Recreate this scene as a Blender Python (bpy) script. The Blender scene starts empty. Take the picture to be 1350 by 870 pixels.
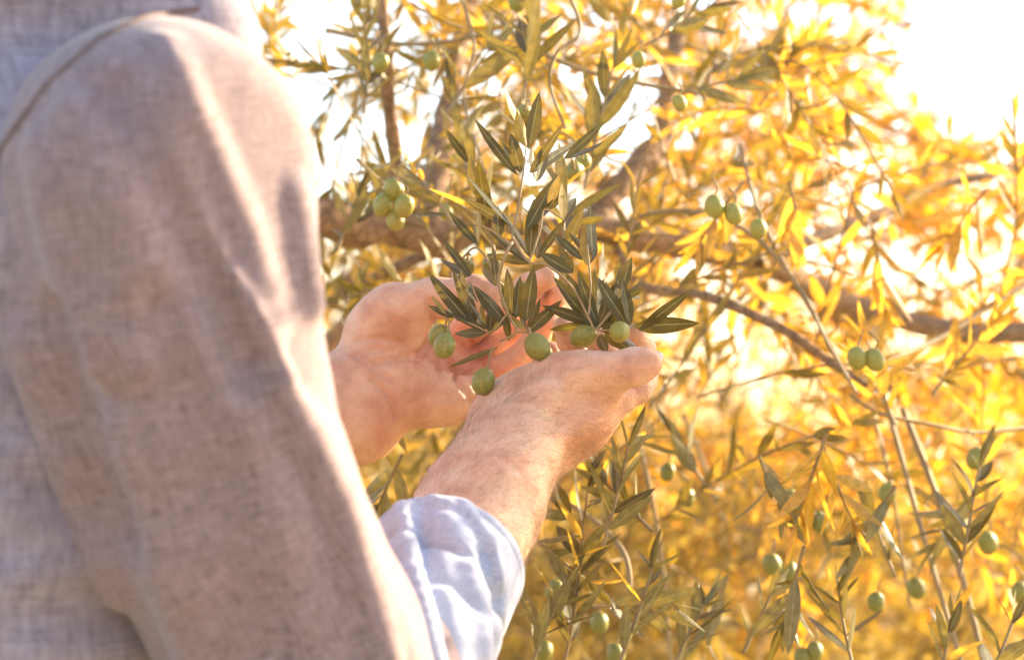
import bpy, math, random
import numpy as np
from mathutils import Vector, Matrix
R = math.radians
random.seed(7); rng = np.random.default_rng(11)
scene = bpy.context.scene
COL = scene.collection

# ------------------------------------------------------------------ camera, sky, sun, exposure
FPX = 3187.0                       # focal length in photo pixels (85 mm on 36 mm, 1350 px wide)
CAM_H, PITCH = 1.25, R(3.0)
cam_d = bpy.data.cameras.new('camera'); cam = bpy.data.objects.new('camera', cam_d); COL.objects.link(cam)
cam.location = (0, 0, CAM_H); cam.rotation_euler = (R(90) + PITCH, 0, 0)
cam_d.lens = 85; cam_d.sensor_width = 36; cam_d.clip_end = 3000; cam_d.clip_start = .05
cam_d.dof.use_dof = True; cam_d.dof.focus_distance = 1.475; cam_d.dof.aperture_fstop = 7.2
scene.camera = cam

SUN_AZ, SUN_EL = R(56), R(22)      # azimuth to the right of the view axis, elevation
world = bpy.data.worlds.new('World'); scene.world = world; world.use_nodes = True
wn = world.node_tree.nodes; wl = world.node_tree.links
sky = wn.new('ShaderNodeTexSky'); sky.sky_type = 'NISHITA'; sky.sun_disc = False
sky.sun_elevation = SUN_EL; sky.sun_rotation = SUN_AZ
sky.dust_density = 1.3; sky.air_density = 1.0; sky.ozone_density = 1.0
bg = wn['Background']; bg.inputs['Strength'].default_value = 0.15
wl.new(sky.outputs[0], bg.inputs['Color'])
sun_d = bpy.data.lights.new('sun', 'SUN'); sun_d.energy = 5.0; sun_d.angle = R(.6); sun_d.color = (1, .80, .52)
sun = bpy.data.objects.new('sun', sun_d); COL.objects.link(sun)
sdir = Vector((math.sin(SUN_AZ) * math.cos(SUN_EL), math.cos(SUN_AZ) * math.cos(SUN_EL), math.sin(SUN_EL)))
sun.rotation_euler = sdir.to_track_quat('Z', 'Y').to_euler()
scene.view_settings.view_transform = 'Standard'; scene.view_settings.look = 'None'
scene.view_settings.gamma = 1.0; scene.view_settings.exposure = 1.8
scene.render.engine = 'CYCLES'
scene.cycles.use_denoising = True
scene.cycles.max_bounces = 8; scene.cycles.diffuse_bounces = 5; scene.cycles.transmission_bounces = 6
scene.cycles.volume_bounces = 1; scene.cycles.sample_clamp_indirect = 6.0

cp, sp = math.cos(PITCH), math.sin(PITCH)
def c2w(A):                        # view-aligned frame (right, up, ahead) -> world
    A = np.asarray(A, float)
    return np.stack([A[..., 0], A[..., 2] * cp - A[..., 1] * sp, CAM_H + A[..., 2] * sp + A[..., 1] * cp], -1)
def J(px, py, d):                  # a point of the photo at distance d, view-aligned frame
    return np.array([(px - 675) / FPX * d, (435 - py) / FPX * d, d])
def JW(px, py, d): return c2w(J(px, py, d))
def w2px(W):
    W = np.asarray(W, float); z = W[..., 2] - CAM_H
    D = W[..., 1] * cp + z * sp; U = -W[..., 1] * sp + z * cp
    return 675 + W[..., 0] / D * FPX, 435 - U / D * FPX, D

# ------------------------------------------------------------------ object helpers
def tag(o, label=None, cat=None, group=None, kind=None):
    for k, v in (('label', label), ('category', cat), ('group', group), ('kind', kind)):
        if v: o[k] = v
    return o
def empty(name, loc, **k):
    o = bpy.data.objects.new(name, None); COL.objects.link(o); o.location = loc
    o.empty_display_size = .05
    return tag(o, **k)
def link_mesh(name, me, mat=None, parent=None, smooth=True, **k):
    o = bpy.data.objects.new(name, me); COL.objects.link(o)
    if mat and not me.materials: me.materials.append(mat)
    if smooth: me.shade_smooth()
    if parent is not None:
        o.parent = parent
        o.matrix_parent_inverse = world_of(parent).inverted()
    return tag(o, **k)
def world_of(o):
    m = Matrix.LocRotScale(o.location, o.rotation_euler, o.scale)
    return (world_of(o.parent) @ o.matrix_parent_inverse @ m) if o.parent else m
def np_mesh(name, V, F, attrs=None, uv=None):
    V = np.asarray(V, np.float32); F = np.asarray(F, np.int32)
    me = bpy.data.meshes.new(name); n = F.shape[1]
    me.vertices.add(len(V)); me.vertices.foreach_set('co', V.ravel())
    me.loops.add(F.size); me.loops.foreach_set('vertex_index', F.ravel())
    me.polygons.add(len(F)); me.polygons.foreach_set('loop_start', np.arange(0, F.size, n, dtype=np.int32))
    try: me.polygons.foreach_set('loop_total', np.full(len(F), n, np.int32))
    except Exception: pass
    for k, a in (attrs or {}).items():
        at = me.attributes.new(k, 'FLOAT', 'POINT'); at.data.foreach_set('value', np.asarray(a, np.float32))
    if uv is not None:
        ul = me.uv_layers.new(name='UVMap'); ul.data.foreach_set('uv', np.asarray(uv, np.float32)[F.ravel()].ravel())
    me.update(); me.validate(); return me

# ------------------------------------------------------------------ distance fields and their mesher
def smin(a, b, k):
    h = np.clip(k - np.abs(a - b), 0, None) / k
    return np.minimum(a, b) - h * h * k * .25
def smax(a, b, k): return -smin(-a, -b, k)
def cone(P, a, b, ra, rb):
    ba = b - a; pa = P - a
    t = np.clip((pa @ ba) / max(ba @ ba, 1e-12), 0, 1)
    return np.linalg.norm(pa - t[..., None] * ba, axis=-1) - (ra + (rb - ra) * t)
def chain(P, pts, rs, k=.004):
    d = None
    for i in range(len(pts) - 1):
        e = cone(P, pts[i], pts[i + 1], rs[i], rs[i + 1])
        d = e if d is None else smin(d, e, k)
    return d
def frame_of(x, y):
    x = x / np.linalg.norm(x); y = y - x * (x @ y); y = y / np.linalg.norm(y)
    return np.stack([x, y, np.cross(x, y)])
def ellip(P, c, r, M=None):
    q = P - c
    if M is not None: q = q @ M.T
    r = np.asarray(r, float); k0 = np.linalg.norm(q / r, axis=-1); k1 = np.linalg.norm(q / (r * r), axis=-1)
    return k0 * (k0 - 1) / np.maximum(k1, 1e-9)
def mesher(f, lo, hi, h):
    lo = np.asarray(lo, float); hi = np.asarray(hi, float); B = 8
    nb = np.ceil((hi - lo) / (h * B)).astype(int)
    bi = np.stack(np.meshgrid(*[np.arange(n) for n in nb], indexing='ij'), -1).reshape(-1, 3)
    fc = f(lo + (bi + .5) * B * h)
    bi = bi[np.abs(fc) < h * B * 1.35]
    N = (nb * B + 2); mul = np.array([1, N[0], N[0] * N[1]], np.int64)
    g9 = np.stack(np.meshgrid(*[np.arange(9)] * 3, indexing='ij'), -1)
    CK, CV, Q = [], [], []
    corners = [(a, b, c) for a in (0, 1) for b in (0, 1) for c in (0, 1)]
    for s in range(0, len(bi), 400):
        b = bi[s:s + 400]
        idx = b[:, None, None, None, :] * B + g9
        val = f(lo + idx * h)
        neg = val < 0
        cv = np.stack([val[:, a:a + 8, c:c + 8, e:e + 8] for a, c, e in corners], -1)
        cn = cv < 0; act = cn.any(-1) & ~cn.all(-1)
        w = np.nonzero(act); vals = cv[w]; base = idx[:, :8, :8, :8][w]
        acc = np.zeros((len(vals), 3)); cnt = np.zeros(len(vals))
        for i, ci in enumerate(corners):
            for j, cj in enumerate(corners):
                if j > i and sum(abs(np.array(ci) - cj)) == 1:
                    va, vb = vals[:, i], vals[:, j]; m = (va < 0) != (vb < 0)
                    t = np.where(m, va / np.where(m, va - vb, 1), 0)[:, None]
                    acc += np.where(m[:, None], np.array(ci) + t * (np.array(cj) - np.array(ci)), 0); cnt += m
        CK.append(base @ mul); CV.append(lo + (base + acc / cnt[:, None]) * h)
        for ax in range(3):
            o = [slice(0, 8)] * 3; o2 = list(o); o2[ax] = slice(1, 9)
            na = neg[(slice(None), *o)]; nb_ = neg[(slice(None), *o2)]
            w = np.nonzero(na != nb_); p = idx[:, :8, :8, :8][w]; k = p @ mul
            u, v = mul[(ax + 1) % 3], mul[(ax + 2) % 3]
            q = np.stack([k - u - v, k - v, k, k - u], -1)
            flip = ~na[w]; q[flip] = q[flip][:, ::-1]; Q.append(q)
    CK = np.concatenate(CK); CV = np.concatenate(CV); Q = np.concatenate(Q)
    K, first = np.unique(CK, return_index=True); V = CV[first]
    qi = np.clip(np.searchsorted(K, Q), 0, len(K) - 1); ok = (K[qi] == Q).all(1); F = qi[ok]
    e = h * .5
    for _ in range(2):                                   # settle the vertices on the surface
        d = f(V); G = np.stack([f(V + np.eye(3)[i] * e) - f(V - np.eye(3)[i] * e) for i in range(3)], -1) / (2 * e)
        V = V - G * np.clip(d / np.maximum((G * G).sum(-1), .2), -h, h)[:, None]
    return V, F
def hit(f, px, py, d0, d1, n=400):                       # where the line of sight meets a surface
    ds = np.linspace(d0, d1, n); P = np.stack([J(px, py, d) for d in ds]); v = f(P)
    i = np.argmax(v < 0)
    return P[i] if (v < 0).any() else None
def noise3(P, s, seed=0):                                # cheap smooth noise
    r = np.random.default_rng(seed); o = 0
    for i in range(6):
        k = r.normal(size=3); k /= np.linalg.norm(k); k *= s * r.uniform(.6, 1.5)
        o = o + np.sin(P @ k + r.uniform(0, 6.28))
    return o / 6

# ------------------------------------------------------------------ materials
def mat(name):
    m = bpy.data.materials.new(name); m.use_nodes = True; nt = m.node_tree
    return m, nt, nt.nodes['Principled BSDF'], nt.nodes['Material Output']
def N(nt, t, **k):
    n = nt.nodes.new(t)
    for a, b in k.items():
        if a in n.inputs: n.inputs[a].default_value = b
        else: setattr(n, a, b)
    return n
def ramp(nt, stops):
    n = nt.nodes.new('ShaderNodeValToRGB'); e = n.color_ramp.elements
    while len(e) < len(stops): e.new(.5)
    for i, (p, c) in enumerate(stops): e[i].position = p; e[i].color = (*c, 1)
    return n
def mixc(nt, fac, a, b, mode='MIX'):
    n = nt.nodes.new('ShaderNodeMix'); n.data_type = 'RGBA'; n.blend_type = mode
    for s, v in ((n.inputs[0], fac), (n.inputs[6], a), (n.inputs[7], b)):
        if isinstance(v, bpy.types.NodeSocket): nt.links.new(v, s)
        elif isinstance(v, (int, float)): s.default_value = v
        else: s.default_value = (*v, 1)
    return n.outputs[2]

def skin_material():
    m, nt, p, out = mat('skin'); L = nt.links
    geo = N(nt, 'ShaderNodeTexCoord')
    red = N(nt, 'ShaderNodeAttribute', attribute_name='red'); dark = N(nt, 'ShaderNodeAttribute', attribute_name='crease_gap_shade')
    n1 = N(nt, 'ShaderNodeTexNoise', Scale=45.0, Detail=5.0, Roughness=.6); L.new(geo.outputs['Object'], n1.inputs['Vector'])
    n2 = N(nt, 'ShaderNodeTexNoise', Scale=420.0, Detail=3.0); L.new(geo.outputs['Object'], n2.inputs['Vector'])
    n3 = N(nt, 'ShaderNodeTexVoronoi', Scale=900.0); L.new(geo.outputs['Object'], n3.inputs['Vector'])
    r1 = ramp(nt, [(.34, (.58, .27, .15)), (.5, (.71, .39, .235)), (.66, (.78, .49, .31))]); L.new(n1.outputs[0], r1.inputs[0])
    c = mixc(nt, red.outputs['Fac'], r1.outputs[0], (.60, .24, .15))
    r2 = ramp(nt, [(.3, (.95, .93, .92)), (.6, (1, 1, 1))]); L.new(n2.outputs[0], r2.inputs[0])
    c = mixc(nt, 1.0, c, r2.outputs[0], 'MULTIPLY')
    c = mixc(nt, dark.outputs['Fac'], c, (.27, .085, .05))  # darker red skin lines, plus painted shade between the fingers
    L.new(c, p.inputs['Base Color'])
    p.inputs['Roughness'].default_value = .52
    p.inputs['Subsurface Weight'].default_value = .25; p.inputs['Subsurface Scale'].default_value = .0022
    p.inputs['Subsurface Radius'].default_value = (1, .35, .18)
    b1 = N(nt, 'ShaderNodeBump', Strength=.35, Distance=.0006); L.new(n3.outputs['Distance'], b1.inputs['Height'])
    b2 = N(nt, 'ShaderNodeBump', Strength=.45, Distance=.0012); L.new(n2.outputs[0], b2.inputs['Height']); L.new(b1.outputs[0], b2.inputs['Normal'])
    w = N(nt, 'ShaderNodeTexNoise', Scale=150.0, Detail=4.0, Distortion=1.2); mp = N(nt, 'ShaderNodeMapping'); mp.inputs['Scale'].default_value = (.35, 1, 1.3)
    L.new(geo.outputs['Object'], mp.inputs[0]); L.new(mp.outputs[0], w.inputs['Vector'])
    b3 = N(nt, 'ShaderNodeBump', Strength=.5, Distance=.0015); L.new(w.outputs[0], b3.inputs['Height']); L.new(b2.outputs[0], b3.inputs['Normal'])
    L.new(b3.outputs[0], p.inputs['Normal'])
    return m

def linen_material(name, light, deep):
    m, nt, p, out = mat(name); L = nt.links
    u = N(nt, 'ShaderNodeAttribute', attribute_name='along'); v = N(nt, 'ShaderNodeAttribute', attribute_name='around')
    comb = N(nt, 'ShaderNodeCombineXYZ'); L.new(u.outputs['Fac'], comb.inputs[0]); L.new(v.outputs['Fac'], comb.inputs[1])
    outs = []
    for sc in ((140, 1500, 1), (1500, 140, 1), (60, 700, 1), (700, 60, 1)):
        mp = N(nt, 'ShaderNodeMapping'); mp.inputs['Scale'].default_value = sc; L.new(comb.outputs[0], mp.inputs[0])
        t = N(nt, 'ShaderNodeTexNoise', Scale=1.0, Detail=3.0, Roughness=.6); L.new(mp.outputs[0], t.inputs['Vector']); outs.append(t.outputs[0])
    def add(a, b):
        n = N(nt, 'ShaderNodeMath', operation='ADD'); L.new(a, n.inputs[0]); L.new(b, n.inputs[1]); return n.outputs[0]
    s = add(add(outs[0], outs[1]), add(outs[2], outs[3]))
    q = N(nt, 'ShaderNodeMath', operation='MULTIPLY'); L.new(s, q.inputs[0]); q.inputs[1].default_value = .25
    r = ramp(nt, [(.41, deep), (.59, light)]); L.new(q.outputs[0], r.inputs[0])
    L.new(r.outputs[0], p.inputs['Base Color']); p.inputs['Roughness'].default_value = .9
    p.inputs['Sheen Weight'].default_value = .3; p.inputs['Sheen Roughness'].default_value = .5
    b = N(nt, 'ShaderNodeBump', Strength=.35, Distance=.0010); L.new(q.outputs[0], b.inputs['Height']); L.new(b.outputs[0], p.inputs['Normal'])
    return m

def leaf_material(name, top, under, through, tw=.5, rough=.42):
    m, nt, p, out = mat(name); L = nt.links
    var = N(nt, 'ShaderNodeAttribute', attribute_name='var'); across = N(nt, 'ShaderNodeAttribute', attribute_name='across')
    geo = N(nt, 'ShaderNodeNewGeometry')
    hs = N(nt, 'ShaderNodeMapRange'); L.new(var.outputs['Fac'], hs.inputs[0]); hs.inputs[3].default_value = .6; hs.inputs[4].default_value = 1.45
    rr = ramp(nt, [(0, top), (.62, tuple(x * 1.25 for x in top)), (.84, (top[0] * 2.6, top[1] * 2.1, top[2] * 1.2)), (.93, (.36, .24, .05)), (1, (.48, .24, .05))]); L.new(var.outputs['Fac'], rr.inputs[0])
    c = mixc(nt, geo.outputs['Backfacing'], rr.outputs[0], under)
    rib = ramp(nt, [(0, (1, 1, 1)), (.10, (0, 0, 0))]); L.new(across.outputs['Fac'], rib.inputs[0])
    c = mixc(nt, rib.outputs[0], c, (.34, .34, .14))
    tex = N(nt, 'ShaderNodeTexNoise', Scale=160.0, Detail=3.0); tc = N(nt, 'ShaderNodeTexCoord'); L.new(tc.outputs['Object'], tex.inputs['Vector'])
    tr = ramp(nt, [(.3, (.75, .75, .75)), (.7, (1.15, 1.15, 1.1))]); L.new(tex.outputs[0], tr.inputs[0])
    c = mixc(nt, 1.0, c, tr.outputs[0], 'MULTIPLY')
    L.new(c, p.inputs['Base Color']); p.inputs['Roughness'].default_value = rough; p.inputs['Specular IOR Level'].default_value = .3
    bt = N(nt, 'ShaderNodeBump', Strength=.25, Distance=.0008); L.new(tex.outputs[0], bt.inputs['Height']); L.new(bt.outputs[0], p.inputs['Normal'])
    tl = N(nt, 'ShaderNodeBsdfTranslucent')
    tc2 = mixc(nt, 1.0, through, tr.outputs[0], 'MULTIPLY'); L.new(tc2, tl.inputs['Color'])
    mx = N(nt, 'ShaderNodeMixShader'); mx.inputs[0].default_value = tw
    L.new(p.outputs[0], mx.inputs[1]); L.new(tl.outputs[0], mx.inputs[2]); L.new(mx.outputs[0], out.inputs['Surface'])
    return m

def olive_material():
    m, nt, p, out = mat('olive_skin'); L = nt.links
    tc = N(nt, 'ShaderNodeTexCoord')
    v = N(nt, 'ShaderNodeTexVoronoi', Scale=13.0); L.new(tc.outputs['Object'], v.inputs['Vector'])
    n = N(nt, 'ShaderNodeTexNoise', Scale=3.2, Detail=5.0); L.new(tc.outputs['Object'], n.inputs['Vector'])
    r = ramp(nt, [(.3, (.17, .165, .025)), (.7, (.27, .25, .045))]); L.new(n.outputs[0], r.inputs[0])
    sp_ = ramp(nt, [(0, (1.9, 1.8, 1.7)), (.14, (1.5, 1.45, 1.4)), (.22, (1, 1, 1))]); L.new(v.outputs['Distance'], sp_.inputs[0])
    c = mixc(nt, 1.0, r.outputs[0], sp_.outputs[0], 'MULTIPLY')
    inf = N(nt, 'ShaderNodeAttribute', attribute_name='var')
    c = mixc(nt, inf.outputs['Fac'], c, (.40, .35, .06))
    L.new(c, p.inputs['Base Color']); p.inputs['Roughness'].default_value = .45
    p.inputs['Subsurface Weight'].default_value = .25; p.inputs['Subsurface Scale'].default_value = .004; p.inputs['Subsurface Radius'].default_value = (.8, 1, .2)
    b = N(nt, 'ShaderNodeBump', Strength=.5, Distance=.0012); L.new(n.outputs[0], b.inputs['Height']); L.new(b.outputs[0], p.inputs['Normal'])
    return m

def bark_material(name, a, b):
    m, nt, p, out = mat(name); L = nt.links
    tc = N(nt, 'ShaderNodeTexCoord')
    n = N(nt, 'ShaderNodeTexNoise', Scale=55.0, Detail=6.0, Roughness=.7, Distortion=.6); L.new(tc.outputs['Object'], n.inputs['Vector'])
    r = ramp(nt, [(.3, a), (.7, b)]); L.new(n.outputs[0], r.inputs[0]); L.new(r.outputs[0], p.inputs['Base Color'])
    p.inputs['Roughness'].default_value = .85
    vo = N(nt, 'ShaderNodeTexVoronoi', Scale=70.0, feature='DISTANCE_TO_EDGE'); L.new(tc.outputs['Object'], vo.inputs['Vector']); vr = ramp(nt, [(0, (.35, .33, .3)), (.12, (1, 1, 1))]); L.new(vo.outputs['Distance'], vr.inputs[0]); L.new(mixc(nt, .7, r.outputs[0], vr.outputs[0], 'MULTIPLY'), p.inputs['Base Color'])
    bb = N(nt, 'ShaderNodeBump', Strength=1.0, Distance=.006); L.new(n.outputs[0], bb.inputs['Height']); L.new(bb.outputs[0], p.inputs['Normal'])
    return m

def ground_material():
    m, nt, p, out = mat('dry_earth'); L = nt.links
    tc = N(nt, 'ShaderNodeTexCoord')
    n = N(nt, 'ShaderNodeTexNoise', Scale=1.4, Detail=8.0, Roughness=.65); L.new(tc.outputs['Object'], n.inputs['Vector'])
    r = ramp(nt, [(.3, (.22, .17, .09)), (.5, (.35, .28, .16)), (.7, (.43, .35, .22))]); L.new(n.outputs[0], r.inputs[0])
    L.new(r.outputs[0], p.inputs['Base Color']); p.inputs['Roughness'].default_value = .95
    n2 = N(nt, 'ShaderNodeTexNoise', Scale=30.0, Detail=5.0); L.new(tc.outputs['Object'], n2.inputs['Vector'])
    b = N(nt, 'ShaderNodeBump', Strength=.8, Distance=.03); L.new(n2.outputs[0], b.inputs['Height']); L.new(b.outputs[0], p.inputs['Normal'])
    return m
def plain(name, c, rough=.8, **k):
    m, nt, p, out = mat(name); tc = N(nt, 'ShaderNodeTexCoord'); n = N(nt, 'ShaderNodeTexNoise', Scale=k.get('s', 60.0), Detail=4.0)
    nt.links.new(tc.outputs['Object'], n.inputs['Vector'])
    r = ramp(nt, [(.3, tuple(x * .75 for x in c)), (.7, tuple(min(x * 1.2, .9) for x in c))]); nt.links.new(n.outputs[0], r.inputs[0])
    nt.links.new(r.outputs[0], p.inputs['Base Color']); p.inputs['Roughness'].default_value = rough; return m

M_SKIN = skin_material()
M_LINEN = linen_material('linen', (.345, .25, .26), (.13, .078, .082))
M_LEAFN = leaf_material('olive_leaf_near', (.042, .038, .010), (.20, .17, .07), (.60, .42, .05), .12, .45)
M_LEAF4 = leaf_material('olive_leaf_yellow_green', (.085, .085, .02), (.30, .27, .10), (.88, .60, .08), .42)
M_LINEN2 = linen_material('linen_sky_tint', (.37, .315, .36), (.16, .125, .16))  # same cloth as the sleeve, blue sky light put into its colour
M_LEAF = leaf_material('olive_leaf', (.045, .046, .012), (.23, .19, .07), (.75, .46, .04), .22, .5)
M_LEAF2 = leaf_material('olive_leaf_sunny', (.10, .09, .02), (.34, .28, .09), (1.0, .55, .05), .5)  # lit copy of the olive leaf: golden sunlight put into its colours
M_LEAF3 = leaf_material('olive_leaf_backlit', (.14, .09, .015), (.38, .24, .06), (1.0, .44, .02), .6)  # stronger lit copy: orange backlight glow put into the leaf colours
M_OLIVE = olive_material()
M_STEM = plain('green_stem', (.30, .20, .085), .6)
M_BARK = bark_material('olive_bark', (.20, .11, .06), (.46, .28, .15))
M_GROUND = ground_material()
M_GRASS = leaf_material('dry_grass', (.36, .27, .09), (.38, .30, .12), (.85, .6, .15), .5, .6)
M_DENIM = plain('trouser_cloth', (.10, .12, .17), .9, s=300.0)
M_LEATHER = plain('boot_leather', (.10, .06, .035), .6)
M_HAIR = plain('brown_hair', (.16, .085, .04), .45)
M_ARMHAIR = plain('arm_hair', (.30, .17, .07), .35)
M_SEAM = plain('seam_thread', (.17, .11, .10), .9)
M_NAIL = plain('nail', (.78, .55, .46), .3)

# ------------------------------------------------------------------ ground
g = 60.0; xs = np.concatenate([np.linspace(-41, -20, 6), np.linspace(-12, 12, 97), np.linspace(20, 41, 6)])
ys = np.concatenate([np.linspace(-41, -10, 8), np.linspace(-6, 18, 97), np.linspace(22, 41, 6)])
X, Y = np.meshgrid(xs, ys, indexing='ij'); near = (np.abs(X) < 13) & (Y > -7) & (Y < 19)
Z = np.where(near, .025 * np.sin(X * 2.3 + np.sin(Y * 1.7)) + .02 * np.sin(Y * 3.1 + X), 0) - .02
V = np.stack([X, Y, Z], -1).reshape(-1, 3); nx, ny = X.shape
ii = (np.arange(nx - 1)[:, None] * ny + np.arange(ny - 1)).ravel()
link_mesh('ground', np_mesh('ground', V, np.stack([ii, ii + ny, ii + ny + 1, ii + 1], -1)), M_GROUND, kind='structure')

# ------------------------------------------------------------------ the person's body
S1 = .040
# right forearm and hand (palm up, thumb nearest the camera)
REL = J(455, 1000, 1.18)
RW = J(682, 578, 1.455)
def right_arm(P):
    d = chain(P, [REL, J(563, 790, 1.31), J(634, 668, 1.385), RW, J(715, 548, 1.475)], [.044, .0405, .0355, .0305, .030], .006)
    # heel of the palm, thenar mound, back of the hand
    d = smin(d, ellip(P, J(662, 556, 1.480), (.021, .021, .020)), .014)
    d = smin(d, chain(P, [J(700, 540, 1.47), J(750, 515, 1.455), J(790, 503, 1.45)], [.022, .0235, .0165]), .014)
    d = smin(d, chain(P, [J(700, 572, 1.47), J(765, 552, 1.475), J(800, 530, 1.49)], [.026, .020, .014]), .02)
    d = smin(d, chain(P, [J(720, 560, 1.50), J(775, 545, 1.52), J(805, 525, 1.53)], [.026, .020, .014]), .02)
    d = smin(d, cone(P, J(742, 548, 1.452), J(765, 538, 1.452), .014, .014), .016)
    thumb = chain(P, [J(772, 498, 1.447), J(814, 489, 1.44), J(838, 483, 1.440), J(855, 479, 1.440)], [.0170, .0106, .0106, .0084], .006)
    index = chain(P, [J(786, 545, 1.465), J(815, 525, 1.468), J(840, 514, 1.475), J(854, 505, 1.482)], [.014, .0092, .0080, .0062], .005)
    mid = chain(P, [J(800, 530, 1.50), J(846, 498, 1.53), J(846, 462, 1.535), J(838, 440, 1.525)], [.012, .0090, .0082, .0066], .005)
    ring = chain(P, [J(790, 530, 1.525), J(812, 498, 1.555), J(795, 462, 1.55), J(787, 444, 1.54)], [.012, .0090, .0082, .0066], .005)
    pink = chain(P, [J(770, 530, 1.54), J(772, 492, 1.565), J(751, 450, 1.56), J(742, 430, 1.55)], [.012, .0082, .0076, .0064], .005)
    fg = np.minimum(np.minimum(index, mid), np.minimum(ring, pink))
    d = smin(d, fg, .0035); d = smin(d, thumb, .006)
    # hollows: anatomical dip at the thumb base, crease below the thumb, tendon by the wrist
    d = smax(d, -cone(P, J(728, 556, 1.424), J(778, 530, 1.424), .006, .006), .016)
    d = smin(d, chain(P, [J(640, 600, 1.387), J(672, 560, 1.420), J(716, 520, 1.432)], [.008, .007, .006]), .016)
    d = smin(d, chain(P, [J(655, 640, 1.362), J(710, 580, 1.424), J(745, 560, 1.440)], [.008, .008, .006]), .018)
    d = smin(d, cone(P, J(852, 467, 1.436), J(862, 470, 1.436), .0035, .0025), .003)
    return d + .0005 * noise3(P, 260, 5)
# left forearm and hand (palm towards the camera)
LEL = np.array([-.31, -.17, 1.44])
LW = J(455, 541, 1.585)
def ldig():
    return [  # finger chains
        ([J(612, 438, 1.625), J(660, 403, 1.625), J(698, 378, 1.61), J(722, 366, 1.595)], [.0112, .0096, .0086, .0071]),
        ([J(622, 467, 1.635), J(684, 441, 1.643), J(718, 411, 1.630), J(733, 391, 1.612)], [.0112, .0098, .0088, .0072]),
        ([J(632, 497, 1.622), J(680, 479, 1.618), J(708, 446, 1.612), J(721, 421, 1.60)], [.0110, .0094, .0084, .0068]),
        ([J(642, 524, 1.598), J(690, 514, 1.590), J(715, 488, 1.588), J(727, 463, 1.580)], [.0104, .0088, .0076, .0062])]
def left_arm(P):
    d = chain(P, [LEL, J(330, 590, 1.54), LW, J(500, 510, 1.595)], [.046, .038, .0305, .028], .006)
    d = smin(d, cone(P, J(462, 514, 1.585), J(480, 560, 1.58), .024, .022), .02)
    d = smin(d, chain(P, [J(520, 500, 1.61), J(570, 480, 1.625), J(610, 478, 1.635)], [.024, .022, .015]), .02)
    # thenar mound with the thumb, heel of the hand
    d = smin(d, ellip(P, J(515, 435, 1.592), (.032, .026, .021), frame_of(np.array([1, .35, 0.]), np.array([0, 1, 0.]))), .014)
    d = smin(d, ellip(P, J(546, 518, 1.585), (.040, .0225, .020), frame_of(np.array([1, -.18, 0.]), np.array([0, 1, 0.]))), .012)
    d = smin(d, cone(P, J(600, 522, 1.59), J(622, 518, 1.60), .0150, .0120), .012)
    thumb = chain(P, [J(520, 408, 1.585), J(572, 394, 1.575), J(625, 387, 1.567), J(653, 388, 1.562)], [.017, .0125, .0110, .0088], .008)
    d = smin(d, thumb, .012)
    fg = None
    for pts, rs in ldig():
        e = chain(P, pts, rs, .005); fg = e if fg is None else np.minimum(fg, e)
    d = smin(d, fg, .004)
    # palm hollow and creases
    d = smax(d, -ellip(P, J(596, 458, 1.590), (.020, .017, .010)), .012)
    for pts, r in LCREASE:
        e = chain(P, pts, [r * 1.5] * len(pts), .001); d = smax(d, -e, .0034)
    return d + .0005 * noise3(P, 240, 6)
LCREASE = []
_cr = []
for pl, r in (([(569, 400), (574, 425), (572, 445), (560, 462), (545, 470), (520, 474), (495, 477)], .0017),
              ([(592, 472), (600, 500), (616, 518), (625, 532)], .0010),
              ([(572, 452), (560, 462), (548, 474)], .0014), ([(577, 455), (574, 478), (580, 495)], .0010),
              ([(585, 470), (596, 485)], .0010), ([(470, 470), (495, 488), (515, 500)], .0007), ([(492, 500), (512, 522), (520, 548)], .0007),
              ([(463, 468), (490, 462), (520, 462)], .0006), ([(470, 448), (500, 446), (530, 452)], .0005), ([(612, 440), (628, 462), (640, 480)], .0012), ([(552, 385), (562, 396), (566, 410)], .0008)):
    pts = []
    for i in range(len(pl) - 1):
        for t in np.linspace(0, 1, 4)[:(4 if i == len(pl) - 2 else 3)]:
            q = np.array(pl[i]) * (1 - t) + np.array(pl[i + 1]) * t; h_ = hit(left_arm, q[0], q[1], 1.5, 1.7)
            if h_ is not None: pts.append(h_)
    if len(pts) > 1: _cr.append((pts, r))
LCREASE = _cr

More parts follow.
